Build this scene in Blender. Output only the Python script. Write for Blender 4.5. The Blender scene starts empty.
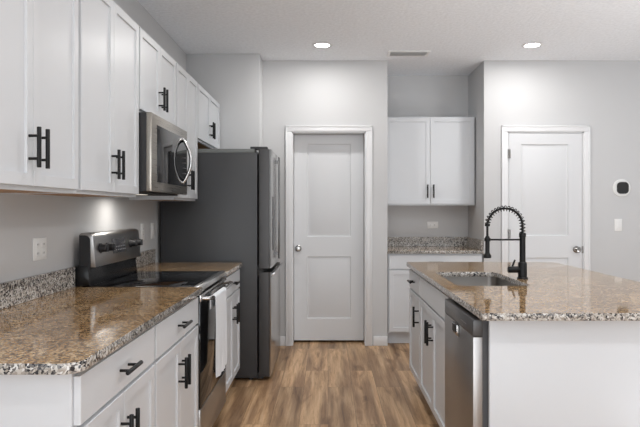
import bpy, bmesh, math, random
from mathutils import Vector, Matrix
C = bpy.context.scene.collection
PI = math.pi
random.seed(4)

# ------------------------------------------------------------------ camera, world, light, exposure
cam_d = bpy.data.cameras.new('camera')
cam = bpy.data.objects.new('camera', cam_d); C.objects.link(cam)
cam.location = (0, 0, 1.308); cam.rotation_euler = (PI/2, 0, 0)
cam_d.sensor_width = 36; cam_d.lens = 601/640*36
cam_d.shift_x = -0.0125; cam_d.shift_y = -0.00625
cam_d.clip_start = 0.05
bpy.context.scene.camera = cam

W = bpy.data.worlds.new('sky'); bpy.context.scene.world = W; W.use_nodes = True
bg = W.node_tree.nodes['Background']
bg.inputs[0].default_value = (0.9, 0.95, 1.0, 1); bg.inputs[1].default_value = 0.6

vs = bpy.context.scene.view_settings
vs.view_transform = 'Standard'; vs.look = 'None'; vs.gamma = 1.0; vs.use_curve_mapping = False
vs.exposure = 0.45

def area(name, loc, rot, sx, sy, power, col=(1, 1, 1)):
    d = bpy.data.lights.new(name, 'AREA'); d.shape = 'RECTANGLE'; d.size = sx; d.size_y = sy
    d.energy = power; d.color = col
    o = bpy.data.objects.new(name, d); C.objects.link(o); o.location = loc; o.rotation_euler = rot
    return o
# daylight entering the two rear windows, the right windows and an added left window
area('window_and_fill_light', (0.0, -6.2, 1.45), (PI/2+0.35, 0, 0), 2.6, 1.9, 60.0, (0.92, 0.96, 1.0))
area('window_and_fill_light', (3.2, -6.2, 1.45), (PI/2+0.35, 0, 0), 2.2, 1.9, 30.0, (0.92, 0.96, 1.0))
area('window_and_fill_light', (4.8, 0.9, 1.45), (PI/2+0.3, 0, PI/2), 2.0, 1.8, 0.0, (0.92, 0.96, 1.0))
area('window_and_fill_light', (4.8, 3.9, 1.45), (PI/2+0.3, 0, PI/2), 2.0, 1.8, 0.0, (0.92, 0.96, 1.0))
area('window_and_fill_light', (-1.28, -0.4, 1.45), (PI/2+0.25, 0, -PI/2), 2.0, 1.8, 15.0, (0.92, 0.96, 1.0))  # left window is invented, put in to brighten the island's aisle side
# added upward fill lights that brighten the ceiling, standing in for floor bounce
area('ceiling_fill', (3.1, 2.2, 0.04), (PI, 0, 0), 1.8, 2.6, 60.0, (0.90, 0.95, 1.0))
area('ceiling_fill', (0.1, -3.0, 0.04), (PI, 0, 0), 2.6, 2.6, 105.0, (0.90, 0.95, 1.0))

# ------------------------------------------------------------------ materials
def nmat(name):
    m = bpy.data.materials.new(name); m.use_nodes = True
    return m, m.node_tree.nodes, m.node_tree.links, m.node_tree.nodes['Principled BSDF']
def plain(name, col, rough=0.5, metal=0.0, bump=0.0, bscale=200, spec=0.5, var=0.0):
    m, N, L, P = nmat(name)
    P.inputs['Base Color'].default_value = (*col, 1)
    P.inputs['Roughness'].default_value = rough; P.inputs['Metallic'].default_value = metal
    P.inputs['Specular IOR Level'].default_value = spec
    tc = N.new('ShaderNodeTexCoord')
    n = N.new('ShaderNodeTexNoise'); n.inputs['Scale'].default_value = bscale
    L.new(tc.outputs['Object'], n.inputs['Vector'])
    if bump:
        b = N.new('ShaderNodeBump'); b.inputs['Strength'].default_value = bump; b.inputs['Distance'].default_value = 0.004
        L.new(n.outputs['Fac'], b.inputs['Height']); L.new(b.outputs['Normal'], P.inputs['Normal'])
    if var:
        r = N.new('ShaderNodeMapRange'); r.inputs['To Min'].default_value = 1-var; r.inputs['To Max'].default_value = 1+var
        L.new(n.outputs['Fac'], r.inputs['Value'])
        mx = N.new('ShaderNodeMix'); mx.data_type = 'RGBA'; mx.blend_type = 'MULTIPLY'; mx.inputs[0].default_value = 1
        mx.inputs[6].default_value = (*col, 1); L.new(r.outputs[0], mx.inputs[7]); L.new(mx.outputs[2], P.inputs['Base Color'])
    return m
def brushed(name, col, rough, axis, metal=1.0):
    m, N, L, P = nmat(name)
    P.inputs['Metallic'].default_value = metal
    tc = N.new('ShaderNodeTexCoord'); mp = N.new('ShaderNodeMapping')
    s = [300, 300, 300]; s[axis] = 4; mp.inputs['Scale'].default_value = s
    n = N.new('ShaderNodeTexNoise'); n.inputs['Scale'].default_value = 1.0; n.inputs['Detail'].default_value = 2
    L.new(tc.outputs['Object'], mp.inputs[0]); L.new(mp.outputs[0], n.inputs['Vector'])
    r = N.new('ShaderNodeMapRange'); r.inputs['To Min'].default_value = rough*0.8; r.inputs['To Max'].default_value = rough*1.25
    L.new(n.outputs['Fac'], r.inputs['Value']); L.new(r.outputs[0], P.inputs['Roughness'])
    r2 = N.new('ShaderNodeValToRGB'); r2.color_ramp.elements[0].color = (*[c*0.85 for c in col], 1)
    r2.color_ramp.elements[1].color = (*[min(1, c*1.12) for c in col], 1)
    L.new(n.outputs['Fac'], r2.inputs[0]); L.new(r2.outputs[0], P.inputs['Base Color'])
    return m
def emis(name, col, s):
    m, N, L, P = nmat(name)
    P.inputs['Base Color'].default_value = (*col, 1)
    P.inputs['Emission Color'].default_value = (*col, 1); P.inputs['Emission Strength'].default_value = s
    return m

def granite(name, pal, big, rough, size=150, clump=1.1):
    """pal: list of (position, rgb) of crystals; big: tint pair for broad clouds"""
    m, N, L, P = nmat(name)
    tc = N.new('ShaderNodeTexCoord')
    d = N.new('ShaderNodeTexNoise'); d.inputs['Scale'].default_value = 40; d.inputs['Detail'].default_value = 3
    L.new(tc.outputs['Object'], d.inputs['Vector'])
    add = N.new('ShaderNodeMix'); add.data_type = 'RGBA'; add.blend_type = 'LINEAR_LIGHT'; add.inputs[0].default_value = 0.012
    L.new(tc.outputs['Object'], add.inputs[6]); L.new(d.outputs['Color'], add.inputs[7])
    v = N.new('ShaderNodeTexVoronoi'); v.inputs['Scale'].default_value = size
    L.new(add.outputs[2], v.inputs['Vector'])
    sp = N.new('ShaderNodeSeparateColor'); L.new(v.outputs['Color'], sp.inputs[0])
    cl = N.new('ShaderNodeTexNoise'); cl.inputs['Scale'].default_value = 34; cl.inputs['Detail'].default_value = 4
    L.new(tc.outputs['Object'], cl.inputs['Vector'])
    ma = N.new('ShaderNodeMath'); ma.operation = 'MULTIPLY_ADD'; ma.inputs[1].default_value = clump; ma.inputs[2].default_value = -clump/2
    L.new(cl.outputs['Fac'], ma.inputs[0])
    ad = N.new('ShaderNodeMath'); ad.operation = 'ADD'; L.new(sp.outputs[0], ad.inputs[0]); L.new(ma.outputs[0], ad.inputs[1])
    rp = N.new('ShaderNodeValToRGB'); rp.color_ramp.interpolation = 'CONSTANT'
    e = rp.color_ramp.elements
    e[0].position = pal[0][0]; e[0].color = (*pal[0][1], 1); e[1].position = pal[1][0]; e[1].color = (*pal[1][1], 1)
    for p, c in pal[2:]:
        q = e.new(p); q.color = (*c, 1)
    L.new(ad.outputs[0], rp.inputs[0])
    bn = N.new('ShaderNodeTexNoise'); bn.inputs['Scale'].default_value = 5; bn.inputs['Detail'].default_value = 3
    L.new(tc.outputs['Object'], bn.inputs['Vector'])
    br = N.new('ShaderNodeValToRGB'); br.color_ramp.elements[0].position = 0.35; br.color_ramp.elements[1].position = 0.65
    br.color_ramp.elements[0].color = (*big[0], 1); br.color_ramp.elements[1].color = (*big[1], 1)
    L.new(bn.outputs['Fac'], br.inputs[0])
    mx = N.new('ShaderNodeMix'); mx.data_type = 'RGBA'; mx.blend_type = 'MULTIPLY'; mx.inputs[0].default_value = 1
    L.new(rp.outputs[0], mx.inputs[6]); L.new(br.outputs[0], mx.inputs[7])
    L.new(mx.outputs[2], P.inputs['Base Color'])
    P.inputs['Roughness'].default_value = rough; P.inputs['Specular IOR Level'].default_value = 0.5
    return m

def wood_floor():
    m, N, L, P = nmat('oak_plank_floor')
    tc = N.new('ShaderNodeTexCoord'); sx = N.new('ShaderNodeSeparateXYZ'); cb = N.new('ShaderNodeCombineXYZ')
    L.new(tc.outputs['Object'], sx.inputs[0]); L.new(sx.outputs[1], cb.inputs[0]); L.new(sx.outputs[0], cb.inputs[1])
    b = N.new('ShaderNodeTexBrick'); b.inputs['Scale'].default_value = 1; b.offset = 0.37; b.offset_frequency = 2
    b.inputs['Brick Width'].default_value = 1.22; b.inputs['Row Height'].default_value = 0.178
    b.inputs['Mortar Size'].default_value = 0.0010; b.inputs['Mortar Smooth'].default_value = 0.2; b.inputs['Bias'].default_value = 0
    b.inputs['Color1'].default_value = (0, 0, 0, 1); b.inputs['Color2'].default_value = (1, 1, 1, 1); b.inputs['Mortar'].default_value = (0.5, 0.5, 0.5, 1)
    L.new(cb.outputs[0], b.inputs['Vector'])
    sc = N.new('ShaderNodeSeparateColor'); L.new(b.outputs['Color'], sc.inputs[0])
    # grain coordinates shifted per plank
    off = N.new('ShaderNodeMath'); off.operation = 'MULTIPLY'; off.inputs[1].default_value = 37; L.new(sc.outputs[0], off.inputs[0])
    cg = N.new('ShaderNodeCombineXYZ'); L.new(off.outputs[0], cg.inputs[2])
    gx = N.new('ShaderNodeMath'); gx.operation = 'MULTIPLY'; gx.inputs[1].default_value = 38; L.new(sx.outputs[0], gx.inputs[0]); L.new(gx.outputs[0], cg.inputs[0])
    gy = N.new('ShaderNodeMath'); gy.operation = 'MULTIPLY'; gy.inputs[1].default_value = 2.2; L.new(sx.outputs[1], gy.inputs[0]); L.new(gy.outputs[0], cg.inputs[1])
    g = N.new('ShaderNodeTexNoise'); g.inputs['Scale'].default_value = 1; g.inputs['Detail'].default_value = 8; g.inputs['Roughness'].default_value = 0.72
    g.inputs['Distortion'].default_value = 0.5
    L.new(cg.outputs[0], g.inputs['Vector'])
    gr = N.new('ShaderNodeValToRGB'); e = gr.color_ramp.elements
    e[0].position = 0.25; e[0].color = (0.20, 0.105, 0.05, 1)
    e[1].position = 0.78; e[1].color = (0.80, 0.59, 0.39, 1)
    q = e.new(0.5); q.color = (0.56, 0.36, 0.205, 1)
    L.new(g.outputs['Fac'], gr.inputs[0])
    pr = N.new('ShaderNodeMapRange'); pr.inputs['To Min'].default_value = 0.72; pr.inputs['To Max'].default_value = 1.14
    L.new(sc.outputs[0], pr.inputs['Value'])
    mx = N.new('ShaderNodeMix'); mx.data_type = 'RGBA'; mx.blend_type = 'MULTIPLY'; mx.inputs[0].default_value = 1
    L.new(gr.outputs[0], mx.inputs[6]); L.new(pr.outputs[0], mx.inputs[7])
    # broad light and dark sapwood bands running along each plank
    sm = N.new('ShaderNodeMapping'); sm.inputs['Scale'].default_value = (12, 0.9, 1); L.new(tc.outputs['Object'], sm.inputs[0])
    so = N.new('ShaderNodeVectorMath'); so.operation = 'ADD'; co = N.new('ShaderNodeCombineXYZ'); L.new(off.outputs[0], co.inputs[2]); L.new(off.outputs[0], co.inputs[1])
    L.new(sm.outputs[0], so.inputs[0]); L.new(co.outputs[0], so.inputs[1])
    sn = N.new('ShaderNodeTexNoise'); sn.inputs['Scale'].default_value = 1; sn.inputs['Detail'].default_value = 1.5; L.new(so.outputs[0], sn.inputs['Vector'])
    sr = N.new('ShaderNodeValToRGB'); sr.color_ramp.elements[0].position = 0.40; sr.color_ramp.elements[1].position = 0.58
    sr.color_ramp.elements[0].color = (0.62, 0.56, 0.51, 1); sr.color_ramp.elements[1].color = (1.15, 1.13, 1.08, 1)
    L.new(sn.outputs['Fac'], sr.inputs[0])
    ms = N.new('ShaderNodeMix'); ms.data_type = 'RGBA'; ms.blend_type = 'MULTIPLY'; ms.inputs[0].default_value = 1
    L.new(mx.outputs[2], ms.inputs[6]); L.new(sr.outputs[0], ms.inputs[7]); mx = ms
    # knots and dark mineral streaks
    kx = N.new('ShaderNodeMapping'); kx.inputs['Scale'].default_value = (7, 1.6, 1); L.new(tc.outputs['Object'], kx.inputs[0])
    k = N.new('ShaderNodeTexNoise'); k.inputs['Scale'].default_value = 1; k.inputs['Detail'].default_value = 5; k.inputs['Distortion'].default_value = 1.2
    L.new(kx.outputs[0], k.inputs['Vector'])
    kr = N.new('ShaderNodeValToRGB'); kr.color_ramp.elements[0].position = 0.30; kr.color_ramp.elements[1].position = 0.40
    kr.color_ramp.elements[0].color = (0.5, 0.42, 0.36, 1); kr.color_ramp.elements[1].color = (1, 1, 1, 1)
    L.new(k.outputs['Fac'], kr.inputs[0])
    m2 = N.new('ShaderNodeMix'); m2.data_type = 'RGBA'; m2.blend_type = 'MULTIPLY'; m2.inputs[0].default_value = 0.8
    L.new(mx.outputs[2], m2.inputs[6]); L.new(kr.outputs[0], m2.inputs[7])
    m3 = N.new('ShaderNodeMix'); m3.data_type = 'RGBA'; m3.inputs[7].default_value = (0.10, 0.06, 0.035, 1)
    L.new(b.outputs['Fac'], m3.inputs[0]); L.new(m2.outputs[2], m3.inputs[6]); L.new(m3.outputs[2], P.inputs['Base Color'])
    P.inputs['Roughness'].default_value = 0.42
    bp = N.new('ShaderNodeBump'); bp.inputs['Strength'].default_value = 0.15; bp.inputs['Distance'].default_value = 0.002
    L.new(g.outputs['Fac'], bp.inputs['Height']); L.new(bp.outputs[0], P.inputs['Normal'])
    return m

M = {}
M['wall'] = plain('greige_wall_paint', (0.585, 0.587, 0.592), 0.7, bump=0.06, bscale=160, spec=0.25)
M['ceil'] = plain('textured_ceiling_paint', (0.88, 0.90, 0.93), 0.9, bump=0.9, bscale=42, spec=0.1, var=0.12)
M['trim'] = plain('white_semi_gloss_trim', (0.75, 0.755, 0.765), 0.38)
M['door'] = plain('white_door_paint', (0.69, 0.70, 0.715), 0.4)
M['cab'] = plain('white_cabinet_lacquer', (0.645, 0.662, 0.686), 0.34)
M['plate'] = plain('white_plastic', (0.82, 0.82, 0.81), 0.35)
M['raw'] = plain('raw_birch_underside', (0.42, 0.25, 0.13), 0.6, var=0.2, bscale=30)
M['black'] = plain('matt_black_metal', (0.006, 0.006, 0.0065), 0.42, spec=0.3)
M['plastic'] = plain('black_plastic', (0.018, 0.018, 0.02), 0.45)
M['gloss'] = plain('black_ceramic_glass', (0.006, 0.006, 0.007), 0.05, spec=0.38)
M['dark'] = plain('dark_recess', (0.02, 0.02, 0.02), 0.7)
M['ss_x'] = brushed('brushed_stainless_steel', (0.52, 0.515, 0.51), 0.24, 0)
M['ss_z'] = brushed('brushed_stainless_vertical', (0.50, 0.50, 0.505), 0.22, 2)
M['ss_dark'] = brushed('dark_stainless_steel', (0.42, 0.415, 0.41), 0.22, 2)
M['door_side'] = plain('dark_metal_door_side', (0.055, 0.053, 0.053), 0.35, 0.6)
M['micro'] = brushed('bronze_tinted_stainless', (0.36, 0.335, 0.30), 0.28, 0)
M['dw'] = brushed('dishwasher_stainless', (0.40, 0.39, 0.385), 0.36, 2)
M['sinksteel'] = plain('sink_steel', (0.42, 0.40, 0.38), 0.28, 1.0)
M['riser'] = plain('satin_black_enamel', (0.010, 0.010, 0.011), 0.22, spec=0.35)
M['grip'] = plain('smoked_steel', (0.16, 0.16, 0.16), 0.3, 1.0)
M['matt'] = plain('matt_black_face', (0.012, 0.012, 0.012), 0.5)
M['ss_range'] = brushed('slate_stainless_steel', (0.42, 0.415, 0.41), 0.30, 0)
M['chrome'] = plain('satin_nickel', (0.62, 0.61, 0.60), 0.16, 1.0)
M['knob'] = plain('dark_satin_nickel', (0.30, 0.29, 0.28), 0.18, 1.0)
M['fridge_side'] = plain('charcoal_fridge_paint', (0.042, 0.044, 0.048), 0.42, bump=0.1, bscale=400)
M['tub'] = plain('grey_tub_side', (0.13, 0.13, 0.135), 0.5)
M['towel'] = plain('white_cotton_towel', (0.80, 0.82, 0.85), 0.95, bump=0.5, bscale=500, spec=0.1)
M['glass'] = plain('window_glass', (0.9, 0.95, 0.95), 0.03)
M['glass'].node_tree.nodes['Principled BSDF'].inputs['Transmission Weight'].default_value = 1
M['lamp'] = emis('lamp_diffuser', (1.0, 0.97, 0.92), 14)
M['lcd'] = plain('dim_display_glass', (0.05, 0.05, 0.055), 0.12)
M['mark'] = plain('grey_print', (0.30, 0.30, 0.31), 0.5)
M['granite'] = granite('speckled_granite_warm_sheen',  # warmer copy of one stone; the top's reflected warmth is put into its colour
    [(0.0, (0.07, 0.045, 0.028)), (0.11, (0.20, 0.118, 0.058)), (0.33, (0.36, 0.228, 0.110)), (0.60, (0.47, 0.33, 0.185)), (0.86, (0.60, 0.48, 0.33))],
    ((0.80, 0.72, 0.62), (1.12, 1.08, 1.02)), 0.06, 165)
M['granite_grey'] = granite('speckled_granite_grey_copy',  # greyer copy of the same stone, for slab edges and upstands
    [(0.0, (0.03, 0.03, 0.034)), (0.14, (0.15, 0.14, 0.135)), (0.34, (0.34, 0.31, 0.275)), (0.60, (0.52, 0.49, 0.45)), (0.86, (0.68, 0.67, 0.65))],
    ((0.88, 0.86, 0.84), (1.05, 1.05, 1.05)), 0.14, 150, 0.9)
M['floor'] = wood_floor()

# ------------------------------------------------------------------ mesh helpers
def box(bm, x0, x1, y0, y1, z0, z1, bev=0.0, seg=2):
    t = bmesh.new()
    bmesh.ops.create_cube(t, size=1)
    for v in t.verts:
        v.co = Vector(((x0+x1)/2+v.co.x*(x1-x0), (y0+y1)/2+v.co.y*(y1-y0), (z0+z1)/2+v.co.z*(z1-z0)))
    if bev:
        bmesh.ops.bevel(t, geom=t.edges[:], offset=bev, segments=seg, affect='EDGES', profile=0.5)
    merge(bm, t)
def merge(bm, t):
    me = bpy.data.meshes.new('tmp'); t.to_mesh(me); t.free(); bm.from_mesh(me); bpy.data.meshes.remove(me)
def cyl(bm, p, q, r, seg=16, r2=None, bev=0.0):
    p = Vector(p); q = Vector(q); d = q-p
    t = bmesh.new()
    bmesh.ops.create_cone(t, cap_ends=True, segments=seg, radius1=r, radius2=r if r2 is None else r2, depth=d.length)
    if bev:
        bmesh.ops.bevel(t, geom=[e for e in t.edges if abs(e.verts[0].co.z-e.verts[1].co.z) < 1e-6], offset=bev, segments=2, affect='EDGES', profile=0.5)
    t.transform(Matrix.Translation((p+q)/2) @ d.to_track_quat('Z', 'Y').to_matrix().to_4x4())
    merge(bm, t)
def lathe(bm, prof, origin=(0, 0, 0), axis='Z', seg=32):
    """prof: list of (radius, height)"""
    t = bmesh.new(); rings = []
    for r, h in prof:
        rings.append([t.verts.new((r*math.cos(2*PI*k/seg), r*math.sin(2*PI*k/seg), h)) for k in range(seg)])
    for a, b in zip(rings, rings[1:]):
        for k in range(seg):
            t.faces.new((a[k], a[(k+1) % seg], b[(k+1) % seg], b[k]))
    if prof[0] != prof[-1]:
        if prof[0][0] > 0: t.faces.new(rings[0][::-1])
        if prof[-1][0] > 0: t.faces.new(rings[-1])
    bmesh.ops.remove_doubles(t, verts=t.verts[:], dist=1e-6)
    bmesh.ops.recalc_face_normals(t, faces=t.faces[:])
    if axis == '-Y': t.transform(Matrix.Rotation(PI/2, 4, 'X'))      # height goes to -y
    if axis == 'X': t.transform(Matrix.Rotation(PI/2, 4, 'Y'))
    t.transform(Matrix.Translation(origin)); merge(bm, t)
def prism_x(bm, prof, x0, x1, bev=0.0):
    """profile of (y,z) points extruded along x"""
    t = bmesh.new()
    a = [t.verts.new((x0, y, z)) for y, z in prof]; b = [t.verts.new((x1, y, z)) for y, z in prof]
    t.faces.new(a); t.faces.new(b[::-1])
    n = len(prof)
    for k in range(n): t.faces.new((a[k], b[k], b[(k+1) % n], a[(k+1) % n]))
    bmesh.ops.recalc_face_normals(t, faces=t.faces[:])
    if bev: bmesh.ops.bevel(t, geom=t.edges[:], offset=bev, segments=2, affect='EDGES', profile=0.5)
    merge(bm, t)
def tube(bm, pts, r, seg=10):
    """swept tube along points; r number or list"""
    pts = [Vector(p) for p in pts]; n = len(pts)
    rr = r if isinstance(r, (list, tuple)) else [r]*n
    t = bmesh.new(); rings = []
    up = None
    for i, p in enumerate(pts):
        d = (pts[min(i+1, n-1)]-pts[max(i-1, 0)]).normalized()
        if up is None:
            up = d.orthogonal().normalized()
        up = (up - d*up.dot(d)).normalized(); s = d.cross(up)
        rings.append([t.verts.new(p+(up*math.cos(2*PI*k/seg)+s*math.sin(2*PI*k/seg))*rr[i]) for k in range(seg)])
    for a, b in zip(rings, rings[1:]):
        for k in range(seg): t.faces.new((a[k], a[(k+1) % seg], b[(k+1) % seg], b[k]))
    t.faces.new(rings[0][::-1]); t.faces.new(rings[-1])
    bmesh.ops.recalc_face_normals(t, faces=t.faces[:])
    merge(bm, t)

def obj(name, bm, mat, parent=None, smooth=True, label=None):
    me = bpy.data.meshes.new(name)
    if isinstance(bm, bpy.types.Mesh): me = bm; me.name = name
    else: bm.to_mesh(me); bm.free()
    if mat and not me.materials: me.materials.append(mat)
    if smooth and len(me.polygons):
        me.polygons.foreach_set('use_smooth', [True]*len(me.polygons))
        me.set_sharp_from_angle(angle=math.radians(32))
    o = bpy.data.objects.new(name, me); C.objects.link(o)
    if parent: o.parent = parent
    if label: o['label'] = label
    return o
def B(*boxes, bev=0.0):
    bm = bmesh.new()
    for b in boxes: box(bm, *b, bev=bev)
    return bm
def thing(name, label, cat, loc=(0, 0, 0), rz=0, group=None):
    o = bpy.data.objects.new(name, None); C.objects.link(o); o.empty_display_size = 0.1
    o.location = loc; o.rotation_euler = (0, 0, rz); o['label'] = label; o['category'] = cat
    if group: o['group'] = group
    return o
def tag(o, label, cat, group=None):
    o['label'] = label; o['category'] = cat
    if group: o['group'] = group
    return o
def struct(name, bm, mat, parent=None):
    o = obj(name, bm, mat, parent, smooth=True)
    if not parent: o['kind'] = 'structure'
    return o
def copy_tree(o, parent=None):
    c = o.copy(); C.objects.link(c); c.parent = parent
    for ch in list(o.children): copy_tree(ch, c)
    return c

# ------------------------------------------------------------------ room
H = 2.74; XL = -1.305; YB = 5.78; YA = 6.43; XR = 5.2; YR = -6.5; T = 0.12
XA0, XA1 = 0.572, 1.50
struct('floor', B((XL-T, XR+T, YR-T, 6.7, -0.05, 0)), M['floor'])
struct('ceiling', B((XL-T, XR+T, YR-T, 6.7, H, H+0.05)), M['ceil'])
struct('wall_left', B((XL-T, XL, 0.7, 6.7, 0, H), (XL-T, XL, YR-T, -1.5, 0, H), (XL-T, XL, -1.5, 0.7, 0, 0.5), (XL-T, XL, -1.5, 0.7, 2.4, H)), M['wall'])
# fridge end wall (a short return in front of the pantry wall)
D1 = (-0.349, 0.366); D2 = (1.724, 2.457); HD = 2.056
struct('wall_back_left', B((XL, -0.626, 5.53, 6.2, 0, H), bev=0.004), M['wall'])
struct('wall_back', B((-0.626, D1[0], YB, 6.2, 0, H), (D1[1], XA0, YB, 6.55, 0, H), (D1[0], D1[1], YB, 6.2, HD, H),
                      (D1[0]-0.05, D1[1]+0.05, 6.2, 6.3, 0, H)), M['wall'])
struct('wall_alcove', B((XA0-0.02, XA1+0.02, YA, YA+0.12, 0, H)), M['wall'])
struct('wall_back_right', B((XA1, D2[0], YB, 6.55, 0, H), (D2[0], D2[1], YB, 6.2, HD, H), (D2[1], XR, YB, 6.2, 0, H),
                      (D2[0]-0.05, D2[1]+0.05, 6.2, 6.3, 0, H)), M['wall'])
# right wall with a window, rear wall with two windows
def wall_with_holes(name, axis, pos, a0, a1, holes):
    bm = bmesh.new(); cur = a0
    def add(u0, u1, z0, z1):
        if axis == 'x': box(bm, u0, u1, pos-T, pos, z0, z1)
        else: box(bm, pos, pos+T, u0, u1, z0, z1)
    for h0, h1, z0, z1 in holes:
        add(cur, h0, 0, H); add(h0, h1, 0, z0); add(h0, h1, z1, H); cur = h1
    add(cur, a1, 0, H)
    struct(name, bm, M['wall'])
wall_with_holes('wall_right', 'y', XR, YR, 6.2, [(-0.15, 1.95, 0.5, 2.4), (2.85, 4.95, 0.5, 2.4)])
wall_with_holes('wall_rear', 'x', YR, XL-T, XR+T, [(-1.15, 1.15, 0.45, 2.45), (1.95, 4.25, 0.45, 2.45)])
def window(n, axis, pos, a0, a1, z0, z1):
    w = 0.06; bm = bmesh.new(); g = bmesh.new(); mid = (a0+a1)/2
    def add(b, u0, u1, c0, c1, t):
        if axis == 'x': box(b, u0, u1, pos-0.06-t, pos-0.06+t, c0, c1)
        else: box(b, pos+0.06-t, pos+0.06+t, u0, u1, c0, c1)
    add(bm, a0, a0+w, z0, z1, 0.03); add(bm, a1-w, a1, z0, z1, 0.03); add(bm, mid-w/2, mid+w/2, z0, z1, 0.03)
    add(bm, a0, a1, z0, z0+w, 0.03); add(bm, a0, a1, z1-w, z1, 0.03)
    o = struct('window_%d' % n, bm, M['trim'])
    add(g, a0+w, a1-w, z0+w, z1-w, 0.003)
    obj('pane', g, M['glass'], o)
window(1, 'x', YR, -1.15, 1.15, 0.45, 2.45); window(2, 'x', YR, 1.95, 4.25, 0.45, 2.45); window(3, 'y', XR, -0.15, 1.95, 0.5, 2.4); window(5, 'y', XL-T, -1.5, 0.7, 0.5, 2.4); window(4, 'y', XR, 2.85, 4.95, 0.5, 2.4)  # the left-wall window is added, unseen, to let fill light onto the island

# baseboards
def skirting(name, x0, x1, y, z=0.09): struct(name, B((x0, x1, y-0.014, y, 0, z), bev=0.003), M['trim'])
skirting('baseboard_back', 0.436, XA0, YB)
skirting('baseboard_back_left', -0.626, -0.407, YB)
skirting('baseboard_back_right', 2.515, XR, YB)
skirting('baseboard_alcove', 1.502, 1.672, YB)

# doors and casings
def casing(n, d, y0=YB):
    bm = bmesh.new(); w = 0.058
    for x0, x1 in ((d[0]-w, d[0]), (d[1], d[1]+w)):
        box(bm, x0, x1, y0-0.018, y0, 0, HD+0.0, bev=0.003)
    box(bm, d[0]-w, d[1]+w, y0-0.018, y0, HD, HD+w, bev=0.003)
    for x0, x1 in ((d[0]-w, d[0]-w+0.014), (d[1]+w-0.014, d[1]+w)):     # raised outer bead
        box(bm, x0, x1, y0-0.024, y0-0.01, 0, HD+w, bev=0.003)
    box(bm, d[0]-w, d[1]+w, y0-0.024, y0-0.01, HD+w-0.014, HD+w, bev=0.003)
    # jamb lining
    box(bm, d[0], d[0]+0.012, y0-0.006, y0+0.30, 0, HD); box(bm, d[1]-0.012, d[1], y0-0.006, y0+0.30, 0, HD)
    box(bm, d[0], d[1], y0-0.006, y0+0.30, HD-0.012, HD)
    return struct('trim_%d' % n, bm, M['trim'])
casing(1, D1); casing(2, D2)
def panel_door(n, d, yf, panels, gap=0.003):
    """two panel moulded door; front face at yf; panels (x0,x1,z0,z1)"""
    x0, x1, z0, z1 = d[0]+0.012+gap, d[1]-0.012-gap, 0.02, HD-0.012-gap
    bm = bmesh.new()
    # front skin cut into a grid with moulded recesses
    xs = sorted({x0, x1} | {p[0] for p in panels} | {p[1] for p in panels})
    zs = sorted({z0, z1} | {p[2] for p in panels} | {p[3] for p in panels})
    grid = {(i, j): bm.verts.new((x, yf, z)) for i, x in enumerate(xs) for j, z in enumerate(zs)}
    for i in range(len(xs)-1):
        for j in range(len(zs)-1):
            cx, cz = (xs[i]+xs[i+1])/2, (zs[j]+zs[j+1])/2
            f = bm.faces.new((grid[i, j], grid[i+1, j], grid[i+1, j+1], grid[i, j+1]))
    bm.normal_update()
    for f in list(bm.faces):
        c = f.calc_center_median()
        if any(p[0] < c.x < p[1] and p[2] < c.z < p[3] for p in panels):
            for th, dy in ((0.008, 0.010), (0.010, 0.0), (0.020, -0.007)):
                bmesh.ops.inset_region(bm, faces=[f], thickness=th, use_even_offset=True)
                bmesh.ops.translate(bm, verts=f.verts[:], vec=(0, dy, 0))
    box(bm, x0, x1, yf+0.011, yf+0.035, z0, z1)
    for a, b, c, e in ((x0, x0+0.001, z0, z1), (x1-0.001, x1, z0, z1), (x0, x1, z0, z0+0.001), (x0, x1, z1-0.001, z1)):
        box(bm, a, b, yf, yf+0.02, c, e)
    return struct('door_%d' % n, bm, M['door'])
def knob(parent, x, y, z, mat):
    bm = bmesh.new()
    lathe(bm, [(0.031, 0), (0.032, 0.004), (0.026, 0.009), (0.012, 0.012), (0.011, 0.028), (0.020, 0.034), (0.028, 0.044), (0.029, 0.054), (0.022, 0.063), (0.0, 0.066)], (x, y, z), '-Y', 28)
    return obj('door_knob', bm, mat, parent)
d1 = panel_door(1, D1, 5.915, [(-0.205, 0.225, 1.04, 1.955), (-0.205, 0.225, 0.235, 0.845)])
knob(d1, -0.292, 5.915, 0.925, M['knob'])
d2 = panel_door(2, D2, YB-0.004, [(1.855, 2.31, 1.055, 1.935), (1.855, 2.31, 0.235, 0.845)])
knob(d2, 2.385, YB-0.004, 0.925, M['knob'])
obj('latch_plate', B((2.438, 2.452, YB-0.008, YB-0.003, 0.89, 0.955)), M['knob'], d2)
for z in (1.80, 1.03, 0.22):
    bm = bmesh.new(); cyl(bm, (1.733, YB-0.022, z), (1.733, YB-0.022, z+0.085), 0.006); box(bm, 1.725, 1.75, YB-0.021, YB-0.004, z, z+0.085)
    obj('hinge', bm, M['knob'], d2)

# ------------------------------------------------------------------ cabinetry
def shaker(w, h, rail=0.057, t=0.02, rec=0.009):
    """panel door w x h, back at y=0, front at y=-t, lower left at origin"""
    bm = bmesh.new(); box(bm, 0, w, -t, 0, 0, h)
    bm.normal_update()
    f = [f for f in bm.faces if f.normal.y < -0.9][0]
    bmesh.ops.inset_region(bm, faces=[f], thickness=rail)
    bmesh.ops.inset_region(bm, faces=[f], thickness=0.002)
    bmesh.ops.translate(bm, verts=f.verts[:], vec=(0, rec, 0))
    out = [e for e in bm.edges if all(abs(v.co.y+t) < 1e-6 for v in e.verts) and all(min(abs(v.co.x), abs(v.co.x-w), abs(v.co.z), abs(v.co.z-h)) < 1e-6 for v in e.verts)]
    bmesh.ops.bevel(bm, geom=out, offset=0.0015, segments=1, affect='EDGES')
    return bm
def slabfront(w, h, t=0.02):
    bm = bmesh.new(); box(bm, 0, w, -t, 0, 0, h, bev=0.0015, seg=1); return bm
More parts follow.
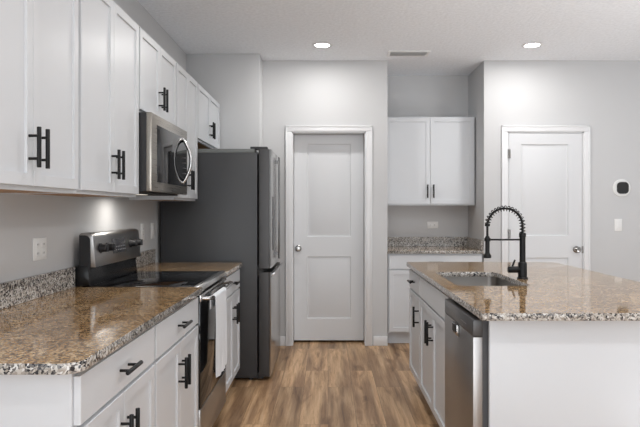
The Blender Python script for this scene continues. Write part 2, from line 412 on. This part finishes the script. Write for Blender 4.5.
def shift(bm, x, y, z):
    bmesh.ops.translate(bm, verts=bm.verts[:], vec=(x, y, z)); return bm
def pull(cx, cz, vertical, y=-0.02):
    """black T-bar pull centred at (cx, cz) standing off the front"""
    bm = bmesh.new(); L_, cc, so, r = 0.135, 0.038, 0.034, 0.0072
    if vertical:
        cyl(bm, (cx, y-so, cz-L_/2), (cx, y-so, cz+L_/2), r, 14, bev=0.001)
        for s in (-cc, cc): cyl(bm, (cx, y, cz+s), (cx, y-so, cz+s), 0.0048, 12)
    else:
        cyl(bm, (cx-L_/2, y-so, cz), (cx+L_/2, y-so, cz), r, 14, bev=0.001)
        for s in (-cc, cc): cyl(bm, (cx+s, y, cz), (cx+s, y-so, cz), 0.0048, 12)
    return bm
def add_door(t, x, w, z, h, hx, hz, hand=True):
    d = obj('door', shift(shaker(w, h), x, 0, z), M['cab'], t)
    if hand: obj('handle', pull(hx, hz, True), M['black'], d)
def add_drawer(t, x, w, z, h, hand=True, name='drawer'):
    d = obj(name, shift(slabfront(w, h), x, 0, z), M['cab'], t)
    if hand: obj('handle', pull(x+w/2, z+h/2, False), M['black'], d)
def face_frame(w, z0, z1, mid=None, st=0.035, center=False, midrail=None):
    bs = [(0, st, 0, 0.019, z0, z1), (w-st, w, 0, 0.019, z0, z1), (st, w-st, 0, 0.019, z0, z0+st), (st, w-st, 0, 0.019, z1-st, z1)]
    if midrail: bs.append((st, w-st, 0, 0.019, midrail-0.02, midrail+0.02))
    bm = bmesh.new()
    for b in bs: box(bm, *b)
    return bm
def upper_cab(label, x, y, rz, w, d, z0, z1, group, doors=2):
    t = thing('upper_cabinet', label, 'cabinet', (x, y, 0), rz, group)
    obj('face_frame', face_frame(w, z0, z1), M['cab'], t)
    obj('body', B((0, 0.016, 0.019, d, z0, z1), (w-0.016, w, 0.019, d, z0, z1), (0.016, w-0.016, d-0.012, d, z0, z1), (0.016, w-0.016, 0.019, d, z1-0.016, z1)), M['cab'], t)
    obj('bottom_panel', B((0.016, w-0.016, 0.019, d-0.012, z0+0.002, z0+0.018)), M['raw'], t, label='raw wood coloured underside')
    g = 0.0015; e = 0.012
    dw = w/2-e-g; dz0, dz1 = z0+0.015, z1-0.012
    for k, (dx, hx) in enumerate(((e, w/2-g-0.029), (w/2+g, w/2+g+0.029))):
        add_door(t, dx, dw, dz0, dz1-dz0, hx, dz0+0.128 if z1-z0 > 0.6 else dz0+0.115)
    return t
UX = -1.012; UD = 0.293
G1 = 'white upper cabinets along the left wall'
upper_cab('white two-door upper cabinet nearest the camera, left of the other uppers', UX, 1.645, PI/2, 0.758, UD, 1.372, 2.286, G1)
upper_cab('tall white two-door upper cabinet directly to the left of the microwave', UX, 2.408, PI/2, 0.757, UD, 1.372, 2.286, G1)
upper_cab('short white two-door upper cabinet above the microwave', UX, 3.167, PI/2, 0.772, UD, 1.825, 2.286, G1)
upper_cab('white full-height upper cabinet between the microwave and the refrigerator', UX, 3.943, PI/2, 0.641, UD, 1.372, 2.286, G1)
upper_cab('short white two-door upper cabinet above the refrigerator', UX, 4.588, PI/2, 0.935, UD, 1.84, 2.286, G1)
upper_cab('wide white two-door upper cabinet hung in the back alcove', 0.580, 6.11, 0, 0.912, 0.318, 1.35, 2.249, None)

def base_cab(label, x, y, rz, w, d, group, ndoor=2, drawer=True, hinge=None, open_top=False, side_ext=(0, 0), name='base_cabinet'):
    t = thing(name, label, 'cabinet', (x, y, 0), rz, group)
    zt = 0.883; zb = 0.115
    obj('face_frame', face_frame(w, zb, zt, midrail=0.728), M['cab'], t)
    if open_top:
        obj('body', B((0, 0.016, 0.019, d, zb, zt), (w-0.016, w, 0.019, d, zb, zt), (0.016, w-0.016, d-0.012, d, zb, zt), (0.016, w-0.016, 0.019, d-0.012, zb, zb+0.016)), M['cab'], t)
    else:
        obj('body', B((0, w, 0.019, d, zb, zt)), M['cab'], t)
    obj('toe_kick', B((0, w, 0.075, d, 0, zb)), M['cab'], t)
    e = 0.010; g = 0.0015
    add_drawer(t, e, w-2*e, 0.735, 0.131, drawer, 'drawer' if drawer else 'false_front')
    z0, z1 = 0.13, 0.722
    if ndoor == 2:
        dw = w/2-e-g
        add_door(t, e, dw, z0, z1-z0, w/2-g-0.029, z1-0.13)
        add_door(t, w/2+g, dw, z0, z1-z0, w/2+g+0.029, z1-0.13)
    else:
        add_door(t, e, w-2*e, z0, z1-z0, (w-e-0.03) if hinge == 'left' else e+0.03, z1-0.13)
    return t
BX = -0.675
G2 = 'white base cabinets along the left wall'
base_cab('white base cabinet at the near end of the left counter', BX, 1.582, PI/2, 0.698, 0.625, G2)
base_cab('white base cabinet beside the near side of the range', BX, 2.282, PI/2, 0.765, 0.625, G2)
base_cab('narrow looking white base cabinet between range and refrigerator', BX, 3.832, PI/2, 0.645, 0.625, G2)
G3 = 'white base cabinets on the aisle side of the island'
base_cab('white single-door island cabinet farthest from the dishwasher', 0.625, 4.485, -PI/2, 0.515, 0.60, G3, ndoor=1, hinge='left')
base_cab('white two-door island sink cabinet next to the dishwasher', 0.625, 3.968, -PI/2, 0.955, 0.60, G3, drawer=False, open_top=True)
base_cab('white base cabinet standing in the back alcove', 0.580, 5.81, 0, 0.912, 0.61, None)

# island cladding
tag(obj('island_end_panel', B((0.64, 1.2345, 2.382, 2.401, 0, 0.8835), bev=0.001), M['cab']), 'plain white panel closing the near end of the island, facing the camera', 'panel')
tag(obj('island_back_panel', B((1.24, 1.258, 2.461, 4.485, 0, 0.8835), bev=0.001), M['cab']), 'plain white panel along the seating side of the island', 'panel')
tag(obj('corner_post', B((1.235, 1.31, 2.386, 2.460, 0, 0.8835), bev=0.002), M['cab']), 'white corner post under the right end of the island countertop', 'post')
# ------------------------------------------------------------------ stone
def rounded(pts, rads, n=8):
    out = []
    m = len(pts)
    for i in range(m):
        p = Vector(pts[i]); a = Vector(pts[i-1]); b = Vector(pts[(i+1) % m]); r = rads[i]
        if r <= 0: out.append(p); continue
        u = (a-p).normalized(); v = (b-p).normalized()
        c = p+(u+v)*r
        s = p+u*r; e = p+v*r
        a0 = math.atan2((s-c).y, (s-c).x); a1 = math.atan2((e-c).y, (e-c).x)
        da = (a1-a0+PI) % (2*PI)-PI
        for k in range(n+1): out.append(c+Vector((math.cos(a0+da*k/n), math.sin(a0+da*k/n)))*r)
    return out
def stone_slab(outline, z0, z1, hole=None):
    cd = bpy.data.curves.new('slab', 'CURVE'); cd.dimensions = '2D'; cd.fill_mode = 'BOTH'
    for poly in ([outline] if hole is None else [outline, hole]):
        s = cd.splines.new('POLY'); s.points.add(len(poly)-1); s.use_cyclic_u = True
        for q, p in zip(s.points, poly): q.co = (p.x, p.y, 0, 1)
    bev = 0.002
    cd.extrude = (z1-z0)/2-bev; cd.bevel_depth = bev; cd.offset = -bev; cd.bevel_resolution = 1
    o = bpy.data.objects.new('slab', cd); C.objects.link(o)
    dg = bpy.context.evaluated_depsgraph_get(); dg.update()
    me = bpy.data.meshes.new_from_object(o.evaluated_get(dg))
    bpy.data.objects.remove(o); bpy.data.curves.remove(cd)
    me.transform(Matrix.Translation((0, 0, (z0+z1)/2)))
    me.materials.clear(); me.materials.append(M['granite']); me.materials.append(M['granite_grey'])
    for p in me.polygons: p.material_index = 0 if abs(p.normal.z) > 0.9 else 1  # tops get the warm copy, sides the grey copy of one stone
    return me
ZT = 0.914; ZB = 0.884
def top(outline, label, hole=None):
    o = obj('countertop', stone_slab(outline, ZB, ZT, hole), None, smooth=False)
    return tag(o, label, 'countertop')
top(rounded([(XL+0.001, 1.54), (-0.638, 1.54), (-0.638, 3.053), (XL+0.001, 3.053)], [0, 0.05, 0, 0]),
    'long brown speckled granite countertop in the left foreground, before the range')
top(rounded([(XL+0.001, 3.829), (-0.638, 3.829), (-0.638, 4.475), (XL+0.001, 4.475)], [0, 0, 0.012, 0]),
    'short brown granite countertop between the range and the refrigerator')
top(rounded([(XA0+0.001, 5.775), (XA1-0.001, 5.775), (XA1-0.001, YA-0.001), (XA0+0.001, YA-0.001)], [0]*4),
    'granite countertop inside the back wall alcove')
sink_hole = rounded([(0.672, 3.10), (1.055, 3.10), (1.055, 3.80), (0.672, 3.80)], [0.05]*4)
top(rounded([(0.588, 2.288), (1.695, 2.288), (1.695, 4.52), (0.588, 4.52)], [0.008, 0.04, 0.10, 0.02]),
    'big island granite countertop holding the sink and black faucet', sink_hole)
def splash(boxes, label):
    bm = bmesh.new()
    for b in boxes: box(bm, *b, bev=0.0015, seg=1)
    tag(obj('backsplash', bm, M['granite_grey']), label, 'backsplash')
splash([(XL+0.001, XL+0.021, 1.54, 3.053, ZT+0.0005, 1.016)], 'speckled granite upstand along the wall before the range')
splash([(XL+0.001, XL+0.021, 3.829, 4.475, ZT+0.0005, 1.016)], 'short granite upstand on the wall between range and refrigerator')
splash([(XA0+0.001, XA1-0.001, YA-0.021, YA-0.001, ZT+0.0005, 1.016), (XA1-0.021, XA1-0.001, 5.80, YA-0.021, ZT+0.0005, 1.016)], 'speckled granite upstand around the back alcove counter')

# ------------------------------------------------------------------ sink
t = thing('kitchen_sink', 'stainless undermount sink set in the island countertop', 'sink', (0.8635, 3.45, 0))
def rect_ring(hx, hy, r, z, n=6):
    return [Vector((p.x, p.y, z)) for p in rounded([(-hx, -hy), (hx, -hy), (hx, hy), (-hx, hy)], [r]*4, n)]
bm = bmesh.new(); rings = []
for hx, hy, r, z in ((0.205, 0.363, 0.055, 0.8835), (0.195, 0.353, 0.052, 0.8835), (0.195, 0.353, 0.052, 0.87), (0.190, 0.348, 0.05, 0.72), (0.178, 0.336, 0.045, 0.695), (0.15, 0.30, 0.04, 0.688),
                     (0.152, 0.302, 0.04, 0.684), (0.180, 0.338, 0.045, 0.69), (0.193, 0.351, 0.05, 0.72), (0.198, 0.356, 0.053, 0.868), (0.205, 0.363, 0.055, 0.881)):
    rings.append([bm.verts.new(v) for v in rect_ring(hx, hy, r, z)])
n = len(rings[0])
for a, b in zip(rings, rings[1:]):
    for k in range(n): bm.faces.new((a[k], a[(k+1) % n], b[(k+1) % n], b[k]))
for k in range(n): bm.faces.new((rings[-1][k], rings[-1][(k+1) % n], rings[0][(k+1) % n], rings[0][k]))
bm.faces.new(rings[5]); bm.faces.new(rings[6][::-1])
bmesh.ops.remove_doubles(bm, verts=bm.verts[:], dist=1e-5)
bmesh.ops.recalc_face_normals(bm, faces=bm.faces[:])
sk = obj('basin', bm, M['sinksteel'], t)
bm = bmesh.new(); lathe(bm, [(0.045, 0.688), (0.045, 0.691), (0.036, 0.6915), (0.030, 0.689), (0.0, 0.6885)], (0, 0, 0))
obj('drain', bm, M['chrome'], t)

# ------------------------------------------------------------------ faucet
FX, FY = 1.107, 3.42
t = thing('kitchen_faucet', 'tall matt black spring-neck faucet standing behind the island sink', 'faucet', (FX, FY, ZT+0.0005))
bm = bmesh.new()
lathe(bm, [(0.030, 0), (0.030, 0.006), (0.025, 0.010), (0.0245, 0.088), (0.021, 0.094), (0.0165, 0.097), (0.0165, 0.235), (0.0195, 0.237), (0.0195, 0.258), (0.012, 0.262)], seg=28)
obj('column', bm, M['black'], t)
bm = bmesh.new(); cyl(bm, (-0.02, 0, 0.052), (-0.082, 0, 0.052), 0.019, 24, bev=0.003)
v = obj('valve', bm, M['black'], t)
bm = bmesh.new(); tube(bm, [(-0.060, 0, 0.062), (-0.052, 0, 0.085), (-0.043, 0, 0.107)], [0.006, 0.0055, 0.005], 12)
obj('lever', bm, M['black'], v)
R = 0.100
path = [Vector((0, 0, 0.255+0.045*k/6)) for k in range(6)]
cz = 0.30
path += [Vector((-R+R*math.cos(a*PI/40), 0, cz+R*math.sin(a*PI/40))) for a in range(41)]
path += [Vector((-2*R, 0, cz-0.085*k/8)) for k in range(1, 9)]
bm = bmesh.new(); tube(bm, path, 0.0065, 12); obj('hose', bm, M['black'], t)
# spring coil round the hose, from the column to past the top of the arch
cum = [0]
for a, b in zip(path, path[1:]): cum.append(cum[-1]+(b-a).length)
def along(s):
    for i in range(len(cum)-1):
        if cum[i+1] >= s:
            f = (s-cum[i])/max(1e-9, cum[i+1]-cum[i]); return path[i].lerp(path[i+1], f), (path[i+1]-path[i]).normalized()
    return path[-1], (path[-1]-path[-2]).normalized()
hel = []; total = 0.345; turns = 19; steps = turns*14
for k in range(steps+1):
    p, d = along(total*k/steps); s = Vector((0, 1, 0)); u = s.cross(d)
    a = 2*PI*turns*k/steps
    hel.append(p+(u*math.cos(a)+s*math.sin(a))*0.0148)
bm = bmesh.new(); tube(bm, hel, 0.0026, 6); obj('spring_coil', bm, M['black'], t)
bm = bmesh.new()
p, d = along(0.353); cyl(bm, p-d*0.008, p+d*0.008, 0.0145, 20, bev=0.002)
obj('collar', bm, M['black'], t)
bm = bmesh.new(); cyl(bm, (-0.012, 0, 0.222), (-2*R+0.014, 0, 0.222), 0.0052, 12)
lathe(bm, [(0.0125, 0.213), (0.0175, 0.213), (0.0175, 0.231), (0.0125, 0.231)], (-2*R, 0, 0), seg=20)
obj('support_arm', bm, M['black'], t)
bm = bmesh.new()
lathe(bm, [(0.020, 0.118), (0.022, 0.122), (0.0215, 0.133), (0.0155, 0.142), (0.0125, 0.150), (0.0125, 0.236), (0.009, 0.242)], (-2*R, 0, 0), seg=24)
obj('spray_head', bm, M['black'], t)

# ------------------------------------------------------------------ refrigerator
t = thing('refrigerator', 'dark grey french-door refrigerator at the end of the left counter', 'refrigerator', (-0.435, 4.588, 0), PI/2)
w = 0.908
obj('cabinet_body', B((0, w, 0.105, 0.84, 0.022, 1.742), bev=0.004), M['fridge_side'], t)
obj('top_cover', B((0.004, w-0.004, 0.125, 0.82, 1.742, 1.772), bev=0.004), plain('grey_green_cover', (0.16, 0.17, 0.165), 0.5), t)
bm = bmesh.new()
bm.free()
for x in (0.05, w-0.05):
    for y in (0.16, 0.78):
        bm = bmesh.new(); cyl(bm, (x, y, 0), (x, y, 0.024), 0.018); obj('foot', bm, M['plastic'], t)
obj('base_grille', B((0.01, w-0.01, 0.06, 0.11, 0.015, 0.055)), M['plastic'], t)
def fdoor(x0, x1, z0, z1):
    bm = bmesh.new()
    prof = rounded([(x0, 0.0), (x1, 0.0), (x1, 0.095), (x0, 0.095)], [0.022, 0.022, 0.006, 0.006], 6)
    t_ = bmesh.new()
    a = [t_.verts.new((p.x, p.y, z0)) for p in prof]; b = [t_.verts.new((p.x, p.y, z1)) for p in prof]
    n_ = len(prof); t_.faces.new(a[::-1]); t_.faces.new(b)
    for k in range(n_): t_.faces.new((a[k], a[(k+1) % n_], b[(k+1) % n_], b[k]))
    bmesh.ops.recalc_face_normals(t_, faces=t_.faces[:]); merge(bm, t_)
    return bm
dl = obj('door', fdoor(0, w/2-0.003, 0.858, 1.768), M['ss_dark'], t, label='left door with water dispenser')
dr = obj('door', fdoor(w/2+0.003, w, 0.858, 1.768), M['ss_dark'], t)
fz = obj('freezer_drawer', fdoor(0, w, 0.032, 0.828), M['ss_dark'], t)
obj('hinge_cover', B((0.01, 0.10, 0.03, 0.16, 1.769, 1.789), bev=0.003), M['plastic'], t)
obj('hinge_cover', B((w-0.10, w-0.01, 0.03, 0.16, 1.769, 1.789), bev=0.003), M['plastic'], t)
for q in (dl, dr, fz):
    q.data.materials.append(M['door_side'])
    for p in q.data.polygons: p.material_index = 0 if p.normal.y < -0.55 else 1
disp = obj('dispenser', B((0.13, 0.33, -0.004, 0.001, 0.99, 1.24), bev=0.001), M['gloss'], dl)
obj('touch_panel', B((0.13, 0.33, -0.004, 0.001, 1.245, 1.41), bev=0.001), M['lcd'], dl)
def grip(x, z0, z1):
    bm = bmesh.new(); box(bm, x-0.012, x+0.012, -0.030, -0.018, z0, z1, bev=0.003)
    for z in (z0+0.03, z1-0.05): box(bm, x-0.009, x+0.009, -0.020, 0.002, z, z+0.022)
    return bm
obj('handle', grip(w/2-0.03, 0.90, 1.745), M['grip'], dl)
obj('handle', grip(w/2+0.03, 0.90, 1.745), M['grip'], dr)
bm = bmesh.new(); prism_x(bm, [(0.0, 0.790), (-0.022, 0.806), (-0.026, 0.826), (-0.018, 0.826), (0.0, 0.812)], 0.03, w-0.03, 0.001)
obj('handle', bm, M['ss_z'], fz)
obj('seal', B((0.01, w-0.01, 0.06, 0.106, 0.80, 0.88)), M['dark'], t)

# ------------------------------------------------------------------ range
t = thing('electric_range', 'stainless and black electric range with glass cooktop and rear controls', 'stove', (-0.65, 3.058, 0), PI/2)
w = 0.768
obj('body', B((0.003, w-0.003, 0.047, 0.64, 0.03, 0.903)), M['plastic'], t)
obj('kick_plate', B((0.02, w-0.02, 0.06, 0.10, 0.0, 0.08)), M['plastic'], t)
obj('cooktop', B((0.002, w-0.002, 0.03, 0.565, 0.903, 0.917), bev=0.002), M['gloss'], t)
for cx, cy, r in ((0.20, 0.17, 0.11), (0.56, 0.17, 0.09), (0.20, 0.42, 0.08), (0.56, 0.42, 0.11)):
    bm = bmesh.new(); lathe(bm, [(r-0.0015, 0.9172), (r+0.0015, 0.9172), (r+0.0015, 0.9175), (r-0.0015, 0.9175), (r-0.0015, 0.9172)], (cx, cy, 0), seg=48)
    obj('burner_ring', bm, M['lcd'], t)
bm = bmesh.new(); prism_x(bm, [(0.032, 0.919), (0.032, 0.884), (0.004, 0.884), (-0.004, 0.892), (0.004, 0.912), (0.014, 0.919)], 0.002, w-0.002, 0.001)
obj('front_trim', bm, M['ss_x'], t)
# oven door
od = obj('oven_door', B((0.004, w-0.004, 0.0, 0.045, 0.292, 0.872), bev=0.003), M['gloss'], t)
obj('top_band', B((0.004, w-0.004, -0.004, 0.03, 0.835, 0.873), bev=0.002), M['ss_x'], od)
bm = bmesh.new()
for k in range(9): box(bm, 0.10+k*0.066, 0.146+k*0.066, -0.0055, -0.003, 0.856, 0.864)
obj('vent_slots', bm, M['dark'], od)
bm = bmesh.new(); pts = [(0.045, 0, 0.850), (0.050, -0.035, 0.850), (0.075, -0.05, 0.850)]
pts += [(0.075+(w-0.15)*k/10, -0.05-0.006*math.sin(PI*k/10), 0.850) for k in range(1, 10)]
pts += [(w-0.075, -0.05, 0.850), (w-0.050, -0.035, 0.850), (w-0.045, 0, 0.850)]
tube(bm, pts, 0.0105, 14); obj('handle', bm, M['ss_x'], od)
obj('drawer', B((0.004, w-0.004, 0.0, 0.045, 0.085, 0.286), bev=0.003), M['ss_range'], t)
# backguard
bm = bmesh.new(); prism_x(bm, [(0.562, 0.917), (0.640, 0.917), (0.640, 1.02), (0.578, 1.02)], 0.002, w-0.002, 0.002)
obj('rear_riser', bm, M['riser'], t)
bm = bmesh.new()
arc = [(0.580-0.030*math.cos(a), 1.158+0.030*math.sin(a)) for a in [k*PI/2/8 for k in range(9)]]
prism_x(bm, [(0.537, 1.012)]+arc+[(0.612, 1.188), (0.622, 1.178), (0.622, 1.012)], 0.012, w-0.012, 0.0015)
bgd = obj('backguard', bm, M['ss_range'], t)
arc2 = [(0.592-0.028*math.cos(a), 1.148+0.028*math.sin(a)) for a in [k*PI/2/8 for k in range(9)]]
for x0, x1 in ((0.006, 0.012), (w-0.012, w-0.006)):
    bm = bmesh.new(); prism_x(bm, [(0.562, 1.016)]+arc2+[(0.619, 1.176), (0.619, 0.92), (0.590, 0.92)], x0, x1)
    obj('end_cap', bm, M['plastic'], bgd)
def face_y(z): return 0.537+(z-1.012)*(0.550-0.537)/(1.158-1.012)
zk = 1.105
for x in (0.095, 0.195, 0.575, 0.675):
    bm = bmesh.new(); lathe(bm, [(0.026, 0), (0.026, 0.006), (0.021, 0.008), (0.019, 0.034), (0.016, 0.037), (0, 0.037)], (x, face_y(zk), zk), '-Y', 24)
    box(bm, x-0.0035, x+0.0035, face_y(zk)-0.044, face_y(zk)-0.03, zk-0.018, zk+0.018, bev=0.001)
    obj('knob', bm, M['plastic'], bgd)
bm = bmesh.new(); prism_x(bm, [(face_y(1.065)-0.003, 1.065), (face_y(1.145)-0.003, 1.145), (face_y(1.145)+0.004, 1.145), (face_y(1.065)+0.004, 1.065)], 0.275, 0.485, 0.001)
ds = obj('display', bm, M['lcd'], bgd)
for r in range(2):
    for k in range(7):
        x = 0.292+k*0.028; z = 1.078+r*0.018
        obj('button', B((x, x+0.012, face_y(z)-0.0036, face_y(z)-0.002, z, z+0.006)), M['mark'], ds)

# towel over the oven handle
def towel():
    bm = bmesh.new(); nx, rows = 28, []
    path = []
    hy, hz, r = -0.054, 0.850, 0.015
    for k in range(10): path.append((hy+r+0.002, 0.79+(hz-0.79)*k/10))
    for k in range(9):
        a = PI*k/8; path.append((hy+r*math.cos(a), hz+r*math.sin(a)))
    for k in range(1, 22): path.append((hy-r, hz-0.415*k/21))
    for j, (y, z) in enumerate(path):
        row = []
        fall = max(0.0, (hz-z)/0.4)
        for i in range(nx+1):
            u = i/nx; x = 0.062+0.32*(u-0.0)*(1-0.06*fall)
            dy = 0.006*math.sin(u*17+1.0)*fall+0.004*math.sin(u*31+z*9)*fall
            sgn = -1 if j > 13 else 0.35
            row.append(bm.verts.new((x, y+sgn*abs(dy), z-(0.012*math.sin(u*3.0) if j > 20 else 0)*fall)))
        rows.append(row)
    for a, b in zip(rows, rows[1:]):
        for i in range(nx): bm.faces.new((a[i], a[i+1], b[i+1], b[i]))
    bmesh.ops.recalc_face_normals(bm, faces=bm.faces[:])
    bmesh.ops.solidify(bm, geom=bm.faces[:], thickness=0.0035)
    return bm
o = obj('dish_towel', towel(), M['towel']); o.location = (-0.65, 3.058, 0); o.rotation_euler = (0, 0, PI/2)
tag(o, 'white cotton dish towel hanging over the oven door handle', 'towel')

# ------------------------------------------------------------------ microwave
t = thing('microwave_oven', 'stainless over-the-range microwave with curved handle, under the short cabinet', 'microwave', (-0.93, 3.169, 1.405), PI/2)
w = 0.770
obj('body', B((0, w, 0.028, 0.372, 0.002, 0.415)), M['plastic'], t)
fd = obj('front_frame', B((-0.002, w+0.030, 0.0, 0.028, 0.0, 0.417), bev=0.003), M['micro'], t)
obj('window_glass', B((0.10, w+0.012, -0.003, 0.006, 0.052, 0.362), bev=0.001), M['gloss'], fd)
bm = bmesh.new(); pts = [(0.685, -0.002+(-0.050)*math.sin(PI*k/16), 0.072+0.285*k/16) for k in range(17)]
pts = [(0.685, 0.002, 0.072)]+pts[1:-1]+[(0.685, 0.002, 0.357)]
tube(bm, pts, 0.0105, 12); obj('handle', bm, M['ss_x'], fd)
for r in range(5):
    for c in range(2): obj('button', B((0.722+c*0.024, 0.732+c*0.024, -0.0036, -0.002, 0.10+r*0.034, 0.105+r*0.034)), M['mark'], fd)
obj('vent_grille', B((0.02, w-0.02, 0.05, 0.34, -0.008, 0.003), bev=0.002), M['dark'], t)
obj('lamp_lens', B((0.33, 0.43, 0.15, 0.23, -0.011, -0.008)), emis('warm_task_lamp', (0.7, 0.65, 0.57), 0.6), t, label='lit cooktop lamp lens')
ld = bpy.data.lights.new('task_light', 'AREA'); ld.size = 0.16; ld.energy = 1.1; ld.color = (1, 0.95, 0.88)
lo = bpy.data.objects.new('task_light', ld); C.objects.link(lo); lo.location = (-1.12, 3.53, 1.380); 

# ------------------------------------------------------------------ dishwasher
t = thing('dishwasher', 'stainless dishwasher built into the near end of the island', 'dishwasher', (0.580, 2.985, 0), -PI/2)
w = 0.582
obj('tub', B((0.006, w-0.024, 0.040, 0.60, 0.10, 0.868)), M['tub'], t)
obj('toe_panel', B((0.01, w-0.01, 0.09, 0.13, 0.0, 0.10)), M['plastic'], t)
dd = obj('door_panel', B((0, w, 0.0, 0.038, 0.105, 0.797), bev=0.002), M['dw'], t)
cp = obj('control_panel', B((0, w, 0.0, 0.040, 0.799, 0.866), bev=0.003), plain('grey_control_plastic', (0.07, 0.07, 0.073), 0.3), t, label='dark control strip')
for x0, x1, z in [(0.04+k*0.022, 0.052+k*0.022, 0.838) for k in range(5)]+[(0.36+k*0.028, 0.378+k*0.028, 0.826) for k in range(4)]:
    obj('button', B((x0, x1, -0.0006, 0.001, z, z+0.004)), M['mark'], cp)
bm = bmesh.new(); prism_x(bm, [(-0.001, 0.798), (-0.001, 0.745), (-0.010, 0.750), (-0.014, 0.765), (-0.014, 0.798)], 0.245, 0.335, 0.002)
obj('pocket_handle', bm, M['knob'], dd)
obj('handle_recess', B((0.255, 0.325, -0.0155, -0.012, 0.762, 0.792)), M['dark'], dd)

# ------------------------------------------------------------------ electrical
def outlet(label, loc, rz, horiz=False, kind='outlet'):
    t = thing('wall_outlet' if kind == 'outlet' else 'light_switch', label, kind if kind == 'outlet' else 'switch', loc, rz)
    a, b = (0.058, 0.036) if horiz else (0.036, 0.058)
    obj('cover_plate', B((-a, a, -0.006, 0, -b, b), bev=0.002), M['plate'], t)
    if kind == 'outlet':
        for s in (-0.02, 0.02):
            cx, cz = (s, 0) if horiz else (0, s)
            q = obj('socket', B((cx-0.0145, cx+0.0145, -0.0085, -0.005, cz-0.0145, cz+0.0145), bev=0.003), M['plate'], t)
            bs = []
            for dx in (-0.006, 0.006):
                bs.append((cx-0.004, cx+0.004, -0.0089, -0.008, cz+dx-0.0012, cz+dx+0.0012) if horiz else (cx+dx-0.0012, cx+dx+0.0012, -0.0089, -0.008, cz-0.003, cz+0.006))
            obj('slots', B(*bs), M['dark'], q)
    else:
        obj('rocker', B((-0.0165, 0.0165, -0.010, -0.005, -0.033, 0.033), bev=0.002), M['plate'], t)
    return t
t = thing('wall_outlet', 'wide white cover plate on the left wall above the foreground counter', 'outlet', (XL, 2.715, 1.130), PI/2)
obj('cover_plate', B((-0.062, 0.062, -0.006, 0, -0.050, 0.050), bev=0.002), M['plate'], t)
for cx in (-0.027, 0.027):
    for s_ in (-0.02, 0.02):
        q = obj('socket', B((cx-0.0145, cx+0.0145, -0.0085, -0.005, s_-0.0145, s_+0.0145), bev=0.003), M['plate'], t)
        obj('slots', B((cx-0.0072, cx-0.0048, -0.0089, -0.008, s_-0.003, s_+0.006), (cx+0.0048, cx+0.0072, -0.0089, -0.008, s_-0.003, s_+0.006)), M['dark'], q)
outlet('white double socket on the wall just right of the range controls', (XL, 4.22, 1.150), PI/2)
outlet('white rocker switch on the wall close to the refrigerator side', (XL, 4.46, 1.150), PI/2, kind='switch')
outlet('white sideways socket on the alcove wall under the cabinet', (1.119, YA, 1.142), 0, True)
outlet('white rocker light switch on the right wall below the thermostat', (2.79, YB, 1.16), 0, kind='switch')
t = thing('thermostat', 'round white thermostat with black face on the right wall', 'thermostat', (2.822, YB, 1.515))
bm = bmesh.new(); lathe(bm, [(0.086, 0), (0.086, 0.006), (0.080, 0.012), (0.0, 0.012)], axis='-Y', seg=48); obj('back_plate', bm, M['plate'], t)
bm = bmesh.new(); box(bm, -0.050, 0.056, -0.030, -0.012, -0.056, 0.056)
bmesh.ops.bevel(bm, geom=[e for e in bm.edges if abs(e.verts[0].co.y-e.verts[1].co.y) > 0.01], offset=0.036, segments=8, affect='EDGES', profile=0.5)
obj('display_face', bm, M['matt'], t)

# ------------------------------------------------------------------ ceiling fixtures
def downlight(x, y, label, power):
    t = thing('recessed_downlight', label, 'ceiling light', (x, y, H), 0, 'recessed ceiling lights')
    bm = bmesh.new(); lathe(bm, [(0.062, -0.003), (0.066, -0.006), (0.086, -0.005), (0.090, -0.0005), (0.062, -0.0005), (0.062, -0.003)], seg=40)
    obj('trim_ring', bm, M['trim'], t)
    bm = bmesh.new(); lathe(bm, [(0.0, -0.004), (0.0625, -0.004), (0.0625, -0.001), (0.0, -0.001)], seg=40)
    obj('diffuser', bm, M['lamp'], t)
    d = bpy.data.lights.new('lamp_light', 'AREA'); d.shape = 'DISK'; d.size = 0.12; d.energy = power; d.color = (1, 0.985, 0.965)
    o = bpy.data.objects.new('lamp_light', d); C.objects.link(o); o.location = (0, 0, -0.012); o.parent = t
    return t
P_ = 6.0
downlight(-0.05, 5.23, 'left of the two lit recessed downlights, in front of the pantry door', P_)
downlight(1.776, 5.23, 'right of the two lit recessed downlights, near the right door', P_)
for x in (-0.05, 1.776):
    for y in (3.0, 0.7): downlight(x, y, 'recessed downlight in the ceiling nearer the camera, out of view', P_)
t = thing('ceiling_vent', 'slotted white air vent in the ceiling before the alcove', 'vent', (0.735, 5.50, H))
obj('frame', B((-0.19, 0.19, -0.09, -0.062, -0.010, -0.0005), (-0.19, 0.19, 0.062, 0.09, -0.010, -0.0005), (-0.19, -0.165, -0.062, 0.062, -0.010, -0.0005), (0.165, 0.19, -0.062, 0.062, -0.010, -0.0005), bev=0.002), M['plate'], t)
obj('duct_backing', B((-0.166, 0.166, -0.063, 0.063, -0.003, -0.0005)), M['dark'], t)
bm = bmesh.new()
for k in range(7):
    y = -0.054+k*0.018
    prism_x(bm, [(y-0.004, -0.012), (y-0.0035, -0.0125), (y+0.0035, -0.004), (y+0.003, -0.0035)], -0.165, 0.165)
obj('slats', bm, M['plate'], t)
